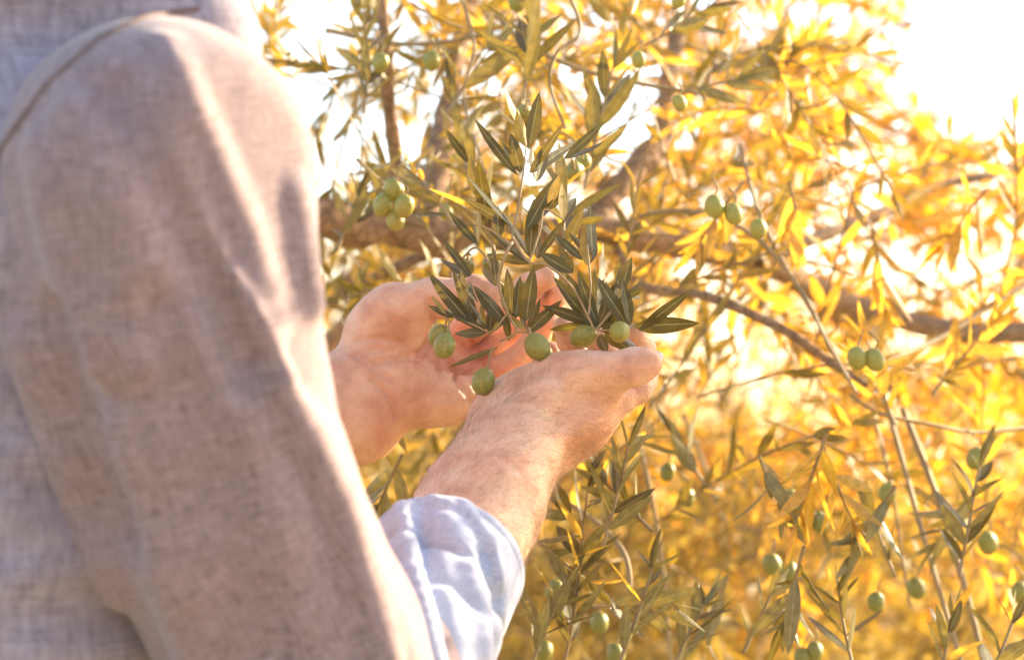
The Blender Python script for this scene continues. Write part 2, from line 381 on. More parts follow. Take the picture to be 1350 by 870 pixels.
LAT = np.array([.707, 0, -.707]); FRT = np.array([.707, 0, .707]); UP = np.array([0, 1., 0])
TC = np.array([-.315, -.06, 1.215])                  # middle of the chest
def torso(P, o=0.):
    Mx = np.stack([LAT, UP, FRT])
    d = ellip(P, TC + UP * -.02, (.165 + o, .25 + o, .115 + o), Mx)
    d = smin(d, ellip(P, TC + UP * -.30, (.15 + o, .20 + o, .115 + o), Mx), .10)
    d = smin(d, cone(P, TC + UP * .14 + LAT * -.135, TC + UP * .14 + LAT * .10, .058 + o, .058 + o), .08)
    return d
def body_rest(P):
    d = torso(P)
    d = smin(d, chain(P, [TC + UP * .15, TC + UP * .25 + FRT * .01, TC + UP * .30 + FRT * .025], [.065, .056, .055]), .04)
    hc = TC + UP * .40 + FRT * .045
    Mx = np.stack([LAT, UP, FRT])
    d = smin(d, ellip(P, hc + UP * .02 - FRT * .01, (.075, .105, .092), Mx), .02)
    d = smin(d, ellip(P, hc - UP * .055 + FRT * .03, (.052, .055, .055), Mx), .03)
    d = smin(d, chain(P, [hc + UP * .015 + FRT * .082, hc - UP * .028 + FRT * .104], [.009, .012]), .012)
    for s in (-1, 1):
        d = smin(d, ellip(P, hc + LAT * s * .078 - UP * .002, (.008, .032, .018), Mx), .008)
        d = smax(d, -ellip(P, hc + LAT * s * .032 + UP * .015 + FRT * .094, (.018, .010, .010), Mx), .012)
        d = smin(d, ellip(P, hc + LAT * s * .031 + UP * .014 + FRT * .072, (.012, .012, .012), Mx), .004)
    d = smin(d, ellip(P, hc - UP * .058 + FRT * .086, (.024, .008, .008), Mx), .006)
    # arms down to the wrists' fine mesh, hips, legs
    d = smin(d, chain(P, [J(205, 250, 1.09), J(290, 650, 1.13), J(440, 985, 1.185), REL * .6 + J(575, 790, 1.31) * .4], [.056, .050, .040, .038]), .03)
    d = smin(d, chain(P, [TC + UP * .12 - LAT * .2, TC - LAT * .25 - UP * .06 + FRT * .05, LEL, J(330, 590, 1.54), J(425, 552, 1.575)], [.054, .048, .043, .0365, .029]), .03)
    hip = TC + UP * -.50
    for s in (-1, 1):
        d = smin(d, chain(P, [hip + LAT * s * .085, hip + LAT * s * .10 - UP * .42, hip + LAT * s * .11 - UP * .80], [.085, .055, .040]), .04)
    return d

RF = [([J(772, 498, 1.447), J(814, 489, 1.44), J(838, 483, 1.440), J(855, 479, 1.440)], [.0170, .0106, .0106, .0084]),
      ([J(786, 545, 1.465), J(815, 525, 1.468), J(840, 514, 1.475), J(854, 505, 1.482)], [.014, .0092, .0080, .0062]),
      ([J(800, 530, 1.50), J(846, 498, 1.53), J(846, 462, 1.535), J(838, 440, 1.525)], [.012, .0090, .0082, .0066])]
allV, allF, allR, allC = [], [], [], []
def bodypart(f, lo, hi, h):
    V, F = mesher(f, lo, hi, h); n = sum(len(v) for v in allV)
    allV.append(V); allF.append(F + n); return V
V = bodypart(right_arm, J(560, 850, 1.27) * 0 + [-.055, -.15, 1.27], [.105, .01, 1.60], .00125)
red = np.zeros(len(V)); cre_shade = np.zeros(len(V))
def near(V, c, r): return np.clip(1 - np.linalg.norm(V - c, axis=1) / r, 0, 1)
red += .75 * near(V, J(765, 560, 1.455), .034) ** .7 + .35 * near(V, J(730, 590, 1.45), .03) + .5 * near(V, J(858, 480, 1.435), .016) + .25 * near(V, J(830, 530, 1.465), .03)
cre_shade += .35 * np.exp(-(cone(V, J(825, 469, 1.43), J(829, 498, 1.43), 0, 0) / .002) ** 2)
def finger_gap_shade(V, chains):  # shade between neighbouring fingers, painted into the skin colour
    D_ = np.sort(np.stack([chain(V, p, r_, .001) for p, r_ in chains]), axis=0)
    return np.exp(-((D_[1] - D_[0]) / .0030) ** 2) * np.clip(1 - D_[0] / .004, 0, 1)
cre_shade = np.maximum(cre_shade, .7 * finger_gap_shade(V, RF))
allR.append(red); allC.append(cre_shade)
V = bodypart(left_arm, [-.16, -.12, 1.50], [.06, .05, 1.68], .00125)
red = .40 * near(V, J(625, 480, 1.62), .05) + .45 * near(V, J(500, 560, 1.565), .03) + .35 * near(V, J(600, 450, 1.62), .03) + .3 * near(V, J(545, 560, 1.56), .04) + .3 * near(V, J(575, 400, 1.57), .03)
for pts, rs in ldig(): red += .35 * near(V, pts[-1], .018) + .3 * near(V, pts[0], .02)
cre_shade = np.zeros(len(V))
for pts, r in LCREASE:
    e = chain(V, pts, [0] * len(pts), .0001); cre_shade = np.maximum(cre_shade, min(1, r * 750) * np.exp(-(np.maximum(e, 0) / (r * .95)) ** 2)); red = red + .35 * np.exp(-(np.maximum(e, 0) / .004) ** 2)
cre_shade = np.maximum(cre_shade, .95 * finger_gap_shade(V, ldig()))
allR.append(red); allC.append(cre_shade)
def rest_cut(P):
    return body_rest(P)
V = bodypart(rest_cut, [-.62, -1.32, .95], [.02, .50, 1.62], .009)
allR.append(np.zeros(len(V))); allC.append(np.zeros(len(V)))
foot = c2w(TC); person = empty('person', (foot[0], foot[1], 0), label='person in a pale linen shirt with rolled sleeves cupping both hands under olives', cat='person')
BV = np.concatenate(allV)
body = link_mesh('body', np_mesh('body', c2w(BV), np.concatenate(allF), dict(red=np.clip(np.concatenate(allR), 0, 1), crease_gap_shade=np.concatenate(allC))), M_SKIN, person)

# thumb nail, hair on the head
def simple_part(name, f, lo, hi, h, m, parent, **k):
    V, F = mesher(f, lo, hi, h); return link_mesh(name, np_mesh(name, c2w(V), F), m, parent, **k)
tx = J(857, 479, 1.44) - J(836, 483, 1.44); tn = np.array([.25, .9, -.35]); NM = frame_of(tx, tn); nc = J(860, 472, 1.440)
simple_part('thumbnail', lambda P: smax(ellip(P, nc, (.0068, .0042, .0055), NM), -ellip(P, nc - NM[1] * .0010, (.0066, .0040, .0053), NM), .0003), nc - .012, nc + .012, .0005, M_NAIL, person)
hc = TC + UP * .40 + FRT * .045; MT = np.stack([LAT, UP, FRT])
simple_part('hair', lambda P: smax(ellip(P, hc + UP * .03 - FRT * .02, (.085, .112, .098), MT) + .002 * noise3(P, 220, 3), (P - hc) @ FRT - .045 - .6 * np.clip((P - hc) @ UP, -.1, .12), .01), hc - .16, hc + .16, .004, M_HAIR, person)

# ------------------------------------------------------------------ the shirt
SLV = [J(208, 236, 1.075), J(222, 400, 1.085), J(250, 520, 1.095), J(290, 650, 1.11), J(388, 860, 1.145), J(450, 1010, 1.19)]
SLR = [.0715, .0675, .0625, .0610, .0615, .060]
RIDGES = []
def _tube_front(px, py): return hit(lambda P: chain(P, SLV, SLR, .008), px, py, .9, 1.2)
_a, _b = _tube_front(205, 210), _tube_front(425, 650)
_n = np.cross(_b - _a, J(433, 300, 1.082) - _a); _n /= np.linalg.norm(_n); _n = _n * np.sign(_n[0])
def sleeve_base(P):                                    # the cloth hangs flat from the front crease to the outer side
    return smax(chain(P, SLV, SLR, .008), (P - _a) @ _n - .0015, .008)
def sleeve(P):
    d = sleeve_base(P)
    d = smin(d, chain(P, [SLV[-1], J(503, 905, 1.222), J(538, 842, 1.262)], [.057, .048, .039]), .012)
    for pts, r, sgn, k in RIDGES:
        e = chain(P, pts, r if isinstance(r, list) else [r] * len(pts), .002)
        d = smin(d, e, k) if sgn > 0 else smax(d, -e, k)
    return d + .0008 * noise3(P * [1, .16, 1], 90, 8) + .00025 * noise3(P * [1, .3, 1], 240, 9)
def on(f, pl, d0, d1, off=0., n=5):
    pts = []
    for i in range(len(pl) - 1):
        for t in np.linspace(0, 1, n)[:(n if i == len(pl) - 2 else n - 1)]:
            q = np.array(pl[i], float) * (1 - t) + np.array(pl[i + 1], float) * t
            h_ = hit(f, q[0], q[1], d0, d1)
            if h_ is not None: pts.append(h_ + np.array([0, 0, off]))
    return pts
base_r = []
for pl, off, r, sgn, k in (
        ([(158, 118), (192, 180), (235, 250), (300, 375), (365, 500), (440, 660), (505, 868)], -.0005, .0085, 1, .005),
        ([(150, 120), (215, 240), (275, 360), (330, 480)], -.003, .0085, -1, .014),
        ([(60, 200), (90, 330), (120, 480)], .0020, .008, 1, .014),
        ([(20, 420), (70, 560), (120, 700), (180, 840)], .0030, .009, 1, .016),
        ([(100, 150), (150, 300), (200, 480)], .002, .0065, 1, .012),
        ([(215, 62), (268, 180), (320, 305), (355, 430)], .0040, .0055, 1, .010),
        ([(385, 250), (395, 320), (410, 400)], .004, .005, 1, .010),
        ([(210, 420), (265, 570), (315, 720), (350, 868)], -.0045, .0080, -1, .018),
        ([(150, 560), (200, 700), (260, 868)], .002, .007, 1, .014),
        ([(70, 420), (110, 560), (160, 700)], -.003, .0075, -1, .016),
        ([(400, 560), (450, 680), (530, 868)], .0045, .0065, 1, .014)):
    pts = on(sleeve_base, pl, .9, 1.25, off)
    if len(pts) > 1: base_r.append((pts, r, sgn, k))
RIDGES = base_r
shirt = empty('shirt', c2w(TC)); shirt.parent = person; shirt.matrix_parent_inverse = Matrix.Translation(-Vector(person.location))
def axis_attrs(V, pts):
    best = np.full(len(V), 1e9); al = np.zeros(len(V)); ar = np.zeros(len(V)); acc = 0
    for i in range(len(pts) - 1):
        a, b = pts[i], pts[i + 1]; ba = b - a; L_ = np.linalg.norm(ba); u = ba / L_; pa = V - a
        t = np.clip(pa @ u, 0, L_); q = pa - t[:, None] * u; dd = np.linalg.norm(q, axis=1)
        M_ = frame_of(u, np.array([0, 0, -1.])); ang = np.arctan2(q @ M_[2], q @ M_[1])
        m = dd < best; best[m] = dd[m]; al[m] = (acc + pa @ u)[m]; ar[m] = (ang * .065)[m]; acc += L_
    return dict(along=al, around=ar)
def cloth_part(name, f, lo, hi, h, axis, mat_=None, **k):
    V, F = mesher(f, lo, hi, h)
    return link_mesh(name, np_mesh(name, c2w(V), F, axis_attrs(V, axis)), mat_ or M_LINEN, shirt, **k)
cloth_part('sleeve', sleeve, [-.33, -.32, .96], [.02, .17, 1.36], .0028, SLV + [J(520, 900, 1.235)])
# torso of the shirt
def shirt_torso(P):
    d = torso(P, .014)
    d = smin(d, cone(P, TC + UP * .125 + LAT * .05, TC + UP * .115 + LAT * .165, .066, .062), .04)
    d = smin(d, cone(P, J(40, -40, 1.13), J(232, 62, 1.135), .062, .040), .02)
    d = smax(d, -(P[..., 1] - (TC[1] - .60)), .004)
    d = smin(d, chain(P, [TC + UP * .12 - LAT * .2, TC - LAT * .25 - UP * .06 + FRT * .05, LEL], [.066, .062, .054]), .03)
    for (a, b, r) in (((0, 660), (110, 735), .004), ((0, 520), (70, 590), .005), ((0, 600), (60, 590), .004), ((40, 860), (185, 860), .006), ((20, 760), (150, 740), .004)):
        p = FOLD.get((a, b)); 
        if p is not None: d = smin(d, chain(P, p, [r] * len(p), .002), .012)
    d = smax(d, -cone(P, TC + UP * .24, TC + UP * .40, .060, .075), .01)
    return d + .0022 * noise3(P, 38, 21) + .0010 * noise3(P, 95, 22)
FOLD = {}
_f = {}
for a, b in (((0, 660), (110, 735)), ((0, 520), (70, 590)), ((0, 600), (60, 590)), ((40, 860), (185, 860)), ((20, 760), (150, 740))):
    p = on(shirt_torso, [a, b], .85, 1.5, .002)
    if len(p) > 1: _f[(a, b)] = p
FOLD = _f
cloth_part('shirt_back', shirt_torso, [-.66, -.70, .93], [0.0, .25, 1.62], .005, [TC + UP * .3, TC - UP * .7], M_LINEN2)
# rolled cuff: a hollow folded band round the forearm
CU0, CU1 = J(515, 892, 1.225), J(590, 742, 1.318)
ax = (CU1 - CU0) / np.linalg.norm(CU1 - CU0); CL = np.linalg.norm(CU1 - CU0)
def cuff(P):
    t = (P - CU0) @ ax; q = np.linalg.norm((P - CU0) - t[..., None] * ax, axis=-1)
    q = q * (1 + .03 * noise3(P, 60, 31))
    tq = t + .22 * ((P - CU0) @ np.array([.8, .6, 0])); sm = lambda x: 1 / (1 + np.exp(-x / .0022))
    outer = q - (.0412 + .0045 * sm(CL - .036 - tq) * sm(tq - CL + .062) + .0035 * sm(tq - CL + .030) - .0030 * np.exp(-((tq - CL + .033) / .003) ** 2) + .006 * sm(CL - .068 - tq) - .0011 * np.exp(-((t - CL + .009) / .0016) ** 2))
    lim = t - CL - .006 * noise3(P, 30, 35)
    d = smax(outer, lim, .006); d = smax(d, -t - .03, .006)
    d = smax(d, -smax(q - .0400, CL - .022 - t, .002), .003)
    for pts, r, s, k in CF:
        e = chain(P, pts, [r] * len(pts), .002); d = smin(d, e, k) if s > 0 else smax(d, -e, k)
    return d
CF = []; _c = []
for pl, off, r, s, k in (([(545, 690), (560, 760), (585, 830), (600, 880)], .000, .0045, -1, .012),
                         ([(530, 672), (542, 740), (562, 810), (575, 870)], -.001, .0045, 1, .010),
                         ([(590, 690), (615, 740), (632, 800), (636, 860)], .002, .004, 1, .010),
                         ([(570, 662), (610, 668), (645, 712), (660, 770)], .001, .0030, 1, .006),
                         ([(640, 730), (655, 790), (655, 850)], .001, .003, -1, .010)):
    pts = on(cuff, pl, 1.1, 1.4, off)
    if len(pts) > 1: _c.append((pts, r, s, k))
CF = _c
M_CUFF = linen_material('linen_blue_shade', (.48, .49, .57), (.28, .31, .42))  # shirt linen with the blue shadow of the folds put into its colour
cloth_part('cuff', cuff, [-.14, -.24, 1.14], [.06, -.04, 1.40], .0013, [CU0, CU1], M_CUFF, label='rolled up cuff with folds')

def tube(pts, r, n=5, cap=True):
    pts = np.asarray(pts, float); r = np.broadcast_to(np.asarray(r, float), (len(pts),))
    T = np.gradient(pts, axis=0); T /= np.linalg.norm(T, axis=1)[:, None] + 1e-12
    a = np.array([0, 0, 1.]) if abs(T[0][2]) < .9 else np.array([1., 0, 0]); V = []
    u = np.cross(T[0], a); u /= np.linalg.norm(u)
    for i in range(len(pts)):
        u = u - T[i] * (u @ T[i]); u /= np.linalg.norm(u) + 1e-12; w = np.cross(T[i], u)
        an = np.arange(n) / n * 2 * np.pi
        V.append(pts[i] + r[i] * (np.cos(an)[:, None] * u + np.sin(an)[:, None] * w))
    V = np.concatenate(V); F = []
    for i in range(len(pts) - 1):
        for j in range(n): F.append((i * n + j, i * n + (j + 1) % n, (i + 1) * n + (j + 1) % n, (i + 1) * n + j))
    return V, np.array(F)
def merge(parts):
    Vs, Fs, o = [], [], 0
    for V, F in parts: Vs.append(V); Fs.append(F + o); o += len(V)
    return np.concatenate(Vs), np.concatenate(Fs)
def whole(P): return np.minimum(sleeve(P), shirt_torso(P))
seam = on(whole, [(-30, 260), (0, 200), (60, 115), (130, 52), (190, 24), (262, 12)], .9, 1.4, -.0005, 6)
if len(seam) > 2:
    V, F = tube(c2w(np.array(seam)), .0016, 6); link_mesh('shoulder_seam', np_mesh('seam', V, F), M_SEAM, shirt)
# collar
def collar(P):
    c = TC + UP * .225 + FRT * .0; q = P - c; rr = np.sqrt((q @ LAT) ** 2 + (q @ FRT) ** 2)
    d = np.abs(rr - .072 - .25 * (c[1] + .02 - P[..., 1]) * .6) - .002
    return smax(smax(d, (P - c) @ UP - .03, .002), -(P - c) @ UP - .03, .002)
simple_part('collar', collar, TC + UP * .225 - .12, TC + UP * .225 + .12, .003, M_CUFF, shirt)
# trousers and boots
hip = TC - UP * .50
def trousers(P):
    d = ellip(P, hip + UP * .02, (.175, .16, .135), MT)
    for s in (-1, 1): d = smin(d, chain(P, [hip + LAT * s * .085 - UP * .02, hip + LAT * s * .10 - UP * .42, hip + LAT * s * .11 - UP * .70], [.095, .078, .070]), .04)
    return smax(d, -(c2w(P)[..., 2] - .10), .004) + .003 * noise3(P, 45, 41)
simple_part('trousers', trousers, [-.64, -1.36, .90], [.02, -.38, 1.55], .010, M_DENIM, person)
for s in (-1, 1):
    a = hip + LAT * s * .11; aw = c2w(a); fw = c2w(FRT) - c2w(np.zeros(3))
    def boot(W, aw=aw):
        A = np.array([aw[0], aw[1], .10]); B = A + np.array([fw[0], fw[1], 0]) * .15
        d = smin(cone(W, A + [0, 0, .06], A + [0, 0, -.03], .060, .055), chain(W, [A + [0, 0, -.05], B + [0, 0, -.055]], [.048, .042]), .03)
        return smax(d, -W[..., 2] - .005, .004)
    V, F = mesher(boot, [aw[0] - .3, aw[1] - .3, -.03], [aw[0] + .3, aw[1] + .35, .28], .008)
    link_mesh('boot', np_mesh('boot', V, F), M_LEATHER, person)

# hair on the forearms: thin strands rooted on the skin
def grad(f, P, e=.001):
    return np.stack([f(P + np.eye(3)[i] * e) - f(P - np.eye(3)[i] * e) for i in range(3)], -1) / (2 * e)
def strands(f, V, sel, n, flow, ln, r=.00005):
    idx = rng.choice(np.nonzero(sel)[0], n); P0 = V[idx]; G = grad(f, P0); G /= np.linalg.norm(G, axis=1)[:, None]
    parts = []; K = 6
    for i in range(n):
        nrm = G[i]; fl = flow(P0[i]) + rng.normal(size=3) * .38; fl = fl - nrm * (fl @ nrm); fl /= np.linalg.norm(fl)
        sd = np.cross(nrm, fl); L_ = ln * rng.uniform(.5, 1.25); bend = rng.normal() * .55; lift = rng.uniform(.18, .6)
        t = np.linspace(0, 1, K)[:, None]
        pts = P0[i] + L_ * (t * fl * (1 - .12 * t) + nrm * (lift * t * (1 - .55 * t)) + sd * bend * t * t * .6)
        parts.append(tube(c2w(pts), r * (1 - .8 * t[:, 0]), 3))
    return merge(parts)
VR = allV[0]; px_, py_ = 675 + VR[:, 0] / VR[:, 2] * FPX, 435 - VR[:, 1] / VR[:, 2] * FPX
axr = (RW - J(600, 740, 1.34)); axr = axr / np.linalg.norm(axr)
tt = (VR - RW) @ axr; wgt = (tt < .028) & (tt > -.15)
heel = (np.linalg.norm(VR - J(655, 545, 1.47), axis=1) < .028)
flow = lambda p: axr * 1.0 + np.array([.35, -.45, 0])
V, F = strands(right_arm, VR, wgt & ~heel & (tt < .012), 2400, flow, .017, .00006)
link_mesh('arm_hair', np_mesh('arm_hair', V, F), M_ARMHAIR, person, kind='stuff')
rim = wgt & (((px_ > 640) & (py_ > 600) & (px_ > 745 - (py_ - 590) * .42)) | ((py_ > 560) & (px_ > 745)))
V, F = strands(right_arm, VR, rim, 700, flow, .014, .00006)
link_mesh('arm_hair', np_mesh('arm_hair', V, F), M_ARMHAIR, person, kind='stuff')
ix = (np.linalg.norm(VR - J(835, 525, 1.47), axis=1) < .016) & (VR[:, 1] < -.033)
if ix.sum() > 5:
    V, F = strands(right_arm, VR, ix, 110, lambda p: np.array([.8, -.5, .2]), .008, .00006)
    link_mesh('arm_hair', np_mesh('arm_hair', V, F), M_ARMHAIR, person, kind='stuff')
VL = allV[1]; lx, ly = 675 + VL[:, 0] / VL[:, 2] * FPX, 435 - VL[:, 1] / VL[:, 2] * FPX
bot = (ly > 555) & (lx < 600)
V, F = strands(left_arm, VL, bot, 500, lambda p: np.array([.9, .1, .3]), .008, .00005)
link_mesh('arm_hair', np_mesh('arm_hair', V, F), M_ARMHAIR, person, kind='stuff')

# ------------------------------------------------------------------ leaves, olives, twigs
def leaf_tpl(rows, cols):
    t = np.linspace(0, 1, rows); wv = np.maximum(np.sin(np.pi * np.clip(t, 0, 1) ** .85) ** .8, .0) * (1 - .12 * t); wv[0] = .10; wv[-1] = .02
    s = np.linspace(-1, 1, cols)
    T, Sg = np.meshgrid(t, s, indexing='ij'); Wd = wv[:, None] * Sg
    F = [(i * cols + j, i * cols + j + 1, (i + 1) * cols + j + 1, (i + 1) * cols + j) for i in range(rows - 1) for j in range(cols - 1)]
    return T.ravel(), Wd.ravel(), np.abs(Sg).ravel(), np.array(F)
TPL_FAR = leaf_tpl(5, 3); TPL_NEAR = leaf_tpl(11, 7)
def leaves(base, dirn, nrm, L_, W_, bend, fold, var, tpl, roll=None):
    """many leaves at once: arrays of base, direction, normal, length, half width"""
    T, Wd, Ab, F = tpl; n = len(base)
    dirn = dirn / np.linalg.norm(dirn, axis=1)[:, None]
    side = np.cross(dirn, nrm); side /= np.linalg.norm(side, axis=1)[:, None] + 1e-9; nrm = np.cross(side, dirn)
    t = T[None, :, None]; w = Wd[None, :, None]
    V = base[:, None] + dirn[:, None] * t * L_[:, None, None] * (1 - .1 * np.abs(bend)[:, None, None] * t) + side[:, None] * w * W_[:, None, None] \
        + nrm[:, None] * (bend[:, None, None] * t * t * L_[:, None, None] * .35 + fold[:, None, None] * np.abs(w) * W_[:, None, None])
    V = V.reshape(-1, 3); FF = (F[None] + (np.arange(n) * len(T))[:, None, None]).reshape(-1, 4)
    return V, FF, np.repeat(var, len(T)), np.tile(Ab, n)
def leaf_mesh(name, *a):
    V, F, v, ab = leaves(*a); return np_mesh(name, V, F, dict(var=v, across=ab))
def one_leaf(b, tip, w, tilt, bend, fold, var, parent, m=None):
    """one modelled leaf from base to tip; tilt swings its face away from the camera"""
    b = np.asarray(b, float); tip = np.asarray(tip, float); d = tip - b; L_ = np.linalg.norm(d); d = d / L_
    n = np.array([0, -1., 0.25]); s = np.cross(d, n); s /= np.linalg.norm(s); n = np.cross(s, d)
    n = n * math.cos(tilt) + s * math.sin(tilt)
    me = leaf_mesh('leaf', np.zeros((1, 3)), d[None], n[None], np.array([L_]), np.array([w]), np.array([bend]), np.array([fold]), np.array([var]), TPL_NEAR)
    o = link_mesh('leaf', me, m or M_LEAFN, None)
    o.location = b; o.parent = parent; o.matrix_parent_inverse = world_of(parent).inverted(); return o
def olive_shape(n=20, m_=14, el=1.24):
    V = []; F = []
    for i in range(m_ + 1):
        a = np.pi * i / m_
        for j in range(n):
            b = 2 * np.pi * j / n; r = math.sin(a) * (1 + .02 * math.sin(3 * b))
            z = math.cos(a) * el; z = z - (.10 * math.exp(-((a / .25) ** 2))) + (-.05 * math.exp(-(((np.pi - a) / .16) ** 2)))
            V.append((r * math.cos(b), r * math.sin(b), z))
    for i in range(m_):
        for j in range(n): F.append((i * n + j, (i + 1) * n + j, (i + 1) * n + (j + 1) % n, i * n + (j + 1) % n))
    return np.array(V), np.array(F)
OV, OF = olive_shape()
OLV = [np_mesh('olive', OV, OF, dict(var=np.full(len(OV), v))) for v in (0, .3, .55)]
def olive(c, r, parent, rot=(0, 0, 0), v=0):
    o = link_mesh('olive', OLV[v], M_OLIVE, None); o.location = c; o.scale = (r, r, r); o.rotation_euler = rot
    o.parent = parent; o.matrix_parent_inverse = world_of(parent).inverted(); return o
def curve_pts(pts, n=10):
    pts = np.asarray(pts, float); P_ = np.vstack([2 * pts[0] - pts[1], pts, 2 * pts[-1] - pts[-2]]); out = []
    for i in range(1, len(P_) - 2):
        for t in np.linspace(0, 1, n, endpoint=False):
            a, b, c, d = P_[i - 1:i + 3]
            out.append(.5 * (2 * b + (c - a) * t + (2 * a - 5 * b + 4 * c - d) * t * t + (3 * b - a - 3 * c + d) * t ** 3))
    out.append(pts[-1]); return np.array(out)
def stem(name, pts, r0, r1, m, parent, n=7, lump=0., **k):
    P_ = curve_pts(pts); t = np.linspace(0, 1, len(P_)); V, F = tube(P_, (r0 + (r1 - r0) * t) * (1 + lump * np.sin(t * 37) * .5 + lump * np.sin(t * 83 + 1) * .4), n)
    if r0 > .006 and n > 8:
        C0 = np.repeat(P_, n, axis=0); V = V + (V - C0) * (.22 * noise3(V, 60, 3) + .14 * noise3(V, 190, 4))[:, None]
    return link_mesh(name, np_mesh(name, V, F), m, parent, **k)

# --- the tree: trunk out of frame to the right, limbs crossing the picture
tree_pos = np.array([.98, 2.62, 0.])
tree = empty('olive_tree', tree_pos, label='gnarled olive tree with thick low limb and fruiting branches around the cupped hands', cat='tree')
trunk_top = JW(1500, 420, 2.55)
stem('trunk', [tree_pos + [0, 0, -.05], tree_pos + [.04, .02, .45], tree_pos + [-.03, .0, .9], trunk_top], .15, .075, M_BARK, tree, 14, .10)
stem('trunk', [trunk_top, trunk_top + [.15, .25, .5], trunk_top + [.05, .5, 1.1]], .07, .03, M_BARK, tree, 12, .1)
LIMBS = [
    ([(1500, 420, 2.55), (1300, 440, 2.5), (1130, 405, 2.4), (1020, 352, 2.25), (930, 328, 2.17), (840, 312, 2.12), (760, 300, 2.1), (690, 312, 2.1), (640, 300, 2.09), (580, 314, 2.07), (520, 296, 2.05), (470, 300, 2.03), (430, 288, 2.0), (300, 270, 1.95)], .0105, .0170),
    ([(780, 305, 2.11), (800, 265, 2.12), (838, 222, 2.14), (868, 188, 2.18), (880, 130, 2.2), (890, 60, 2.25), (915, -60, 2.3)], .013, .007),
    ([(560, 305, 2.06), (575, 230, 2.1), (585, 165, 2.15), (600, 90, 2.2), (625, -40, 2.3)], .013, .007),
    ([(522, 300, 2.05), (522, 220, 2.03), (513, 140, 2.0), (508, 60, 1.98), (500, -40, 1.97)], .0070, .0045),
    ([(1000, 345, 2.2), (1080, 312, 2.25), (1160, 283, 2.3), (1230, 248, 2.35), (1330, 225, 2.4), (1450, 190, 2.5)], .0065, .004),
    ([(815, 330, 2.1), (850, 378, 2.0), (920, 388, 1.95), (985, 412, 1.92), (1045, 442, 1.9), (1095, 478, 1.9), (1140, 510, 1.88)], .0045, .0035),
    ([(800, 318, 2.1), (835, 290, 2.0), (890, 278, 1.92), (950, 288, 1.88), (1010, 325, 1.86), (1060, 390, 1.85), (1090, 450, 1.84), (1130, 520, 1.83)], .0022, .0014),
    ([(975, 190, 1.95), (1000, 280, 1.9), (1035, 350, 1.88), (1075, 420, 1.86), (1120, 500, 1.85)], .0018, .0014),
    ([(1165, 520, 2.0), (1190, 610, 1.95), (1215, 700, 1.9), (1245, 800, 1.88), (1275, 900, 1.86)], .0024, .0020),
    ([(1190, 540, 2.0), (1222, 620, 1.95), (1255, 715, 1.9), (1290, 845, 1.88), (1300, 900, 1.88)], .0030, .0024),
    ([(1150, 540, 2.05), (1175, 640, 2.0), (1190, 740, 2.0), (1200, 800, 2.0)], .0018, .0012),
    ([(835, 560, 2.0), (858, 650, 2.0), (872, 740, 2.0), (885, 880, 2.0)], .0022, .0018),
    ([(900, 545, 2.4), (930, 620, 2.4), (955, 685, 2.4), (1020, 705, 2.4)], .0030, .0020),
    ([(655, 20, 1.9), (690, 55, 1.88), (760, 90, 1.87), (840, 110, 1.88), (930, 125, 1.9)], .0025, .0018),
    ([(430, 40, 1.95), (520, 58, 1.93), (610, 52, 1.92), (700, 20, 1.95)], .0022, .0018),
    ([(745, 170, 1.75), (725, 110, 1.75), (735, 70, 1.76), (765, 40, 1.78), (740, -30, 1.8)], .0012, .0016),
    ([(600, -30, 1.9), (625, 60, 1.88), (612, 130, 1.86), (640, 230, 1.8)], .0018, .0012),
    ([(430, 400, 2.2), (480, 372, 2.2), (540, 345, 2.15), (600, 320, 2.1)], .0045, .0060),
    ([(1130, 480, 1.9), (1180, 470, 1.95), (1240, 445, 2.0), (1310, 400, 2.05), (1380, 360, 2.1)], .0022, .0030),
    ([(1120, 520, 1.85), (1160, 545, 1.85), (1230, 560, 1.87), (1290, 570, 1.9), (1380, 560, 1.95)], .0013, .0018),
    ([(660, 560, 1.9), (720, 640, 1.8), (800, 700, 1.78), (830, 760, 1.76), (815, 880, 1.75)], .0022, .0020),
]
for pts, r0, r1 in LIMBS:
    stem('limb' if r0 > .006 else 'branch', [JW(*p) for p in pts], r0, r1, M_BARK if r0 > .0032 else M_STEM, tree, 20 if r0 > .006 else 7, .12 if r0 > .006 else .05)

# --- the branch in the hands (leaf by leaf); coordinates in photo pixels
def zz(x, y): return 560 + x / 2.174, 120 + y / 2.174
D0 = 1.468
def DD(py): return D0 + (.045 * np.clip((400 - py) / 200, 0, 1.2))
sprig = stem('fruiting_branch', [JW(690, 308, 2.1), JW(705, 318, 1.85), JW(690, 330, 1.62), JW(*zz(252, 432), 1.482), JW(*zz(212, 540), D0), JW(*zz(240, 640), D0), JW(*zz(262, 690), D0), JW(*zz(215, 718), D0 + .002)], .0015, .0007, M_STEM, tree, 8, .12, label='slender sprig hanging into the cupped hands')
def sub(pts, r0=.0008, r1=.0005): return stem('twig', [JW(*zz(x, y), D0 + dd) for x, y, dd in pts], r0, r1, M_STEM, sprig, 6, .1)
sub([(248, 436, .012), (268, 330, .022), (280, 250, .03), (290, 165, .04)], .0009, .0006)
sub([(250, 420, .006), (300, 490, 0), (350, 500, 0), (420, 560, -.005), (470, 650, -.005), (492, 684, -.005), (560, 682, -.005), (605, 674, 0)], .0009, .0006)
sub([(300, 490, 0), (330, 400, .01), (345, 340, .015), (400, 372, .015)])
sub([(262, 690, 0), (300, 692, 0), (330, 700, -.002)], .0009, .0007)
sub([(235, 640, 0), (190, 690, 0), (140, 670, 0), (90, 655, 0)])
sub([(245, 440, .005), (190, 400, .01), (140, 380, .012)])
sub([(470, 640, -.005), (475, 560, 0), (470, 490, .005), (465, 440, .008)])
sub([(492, 684, -.005), (540, 620, 0), (565, 560, .004)])
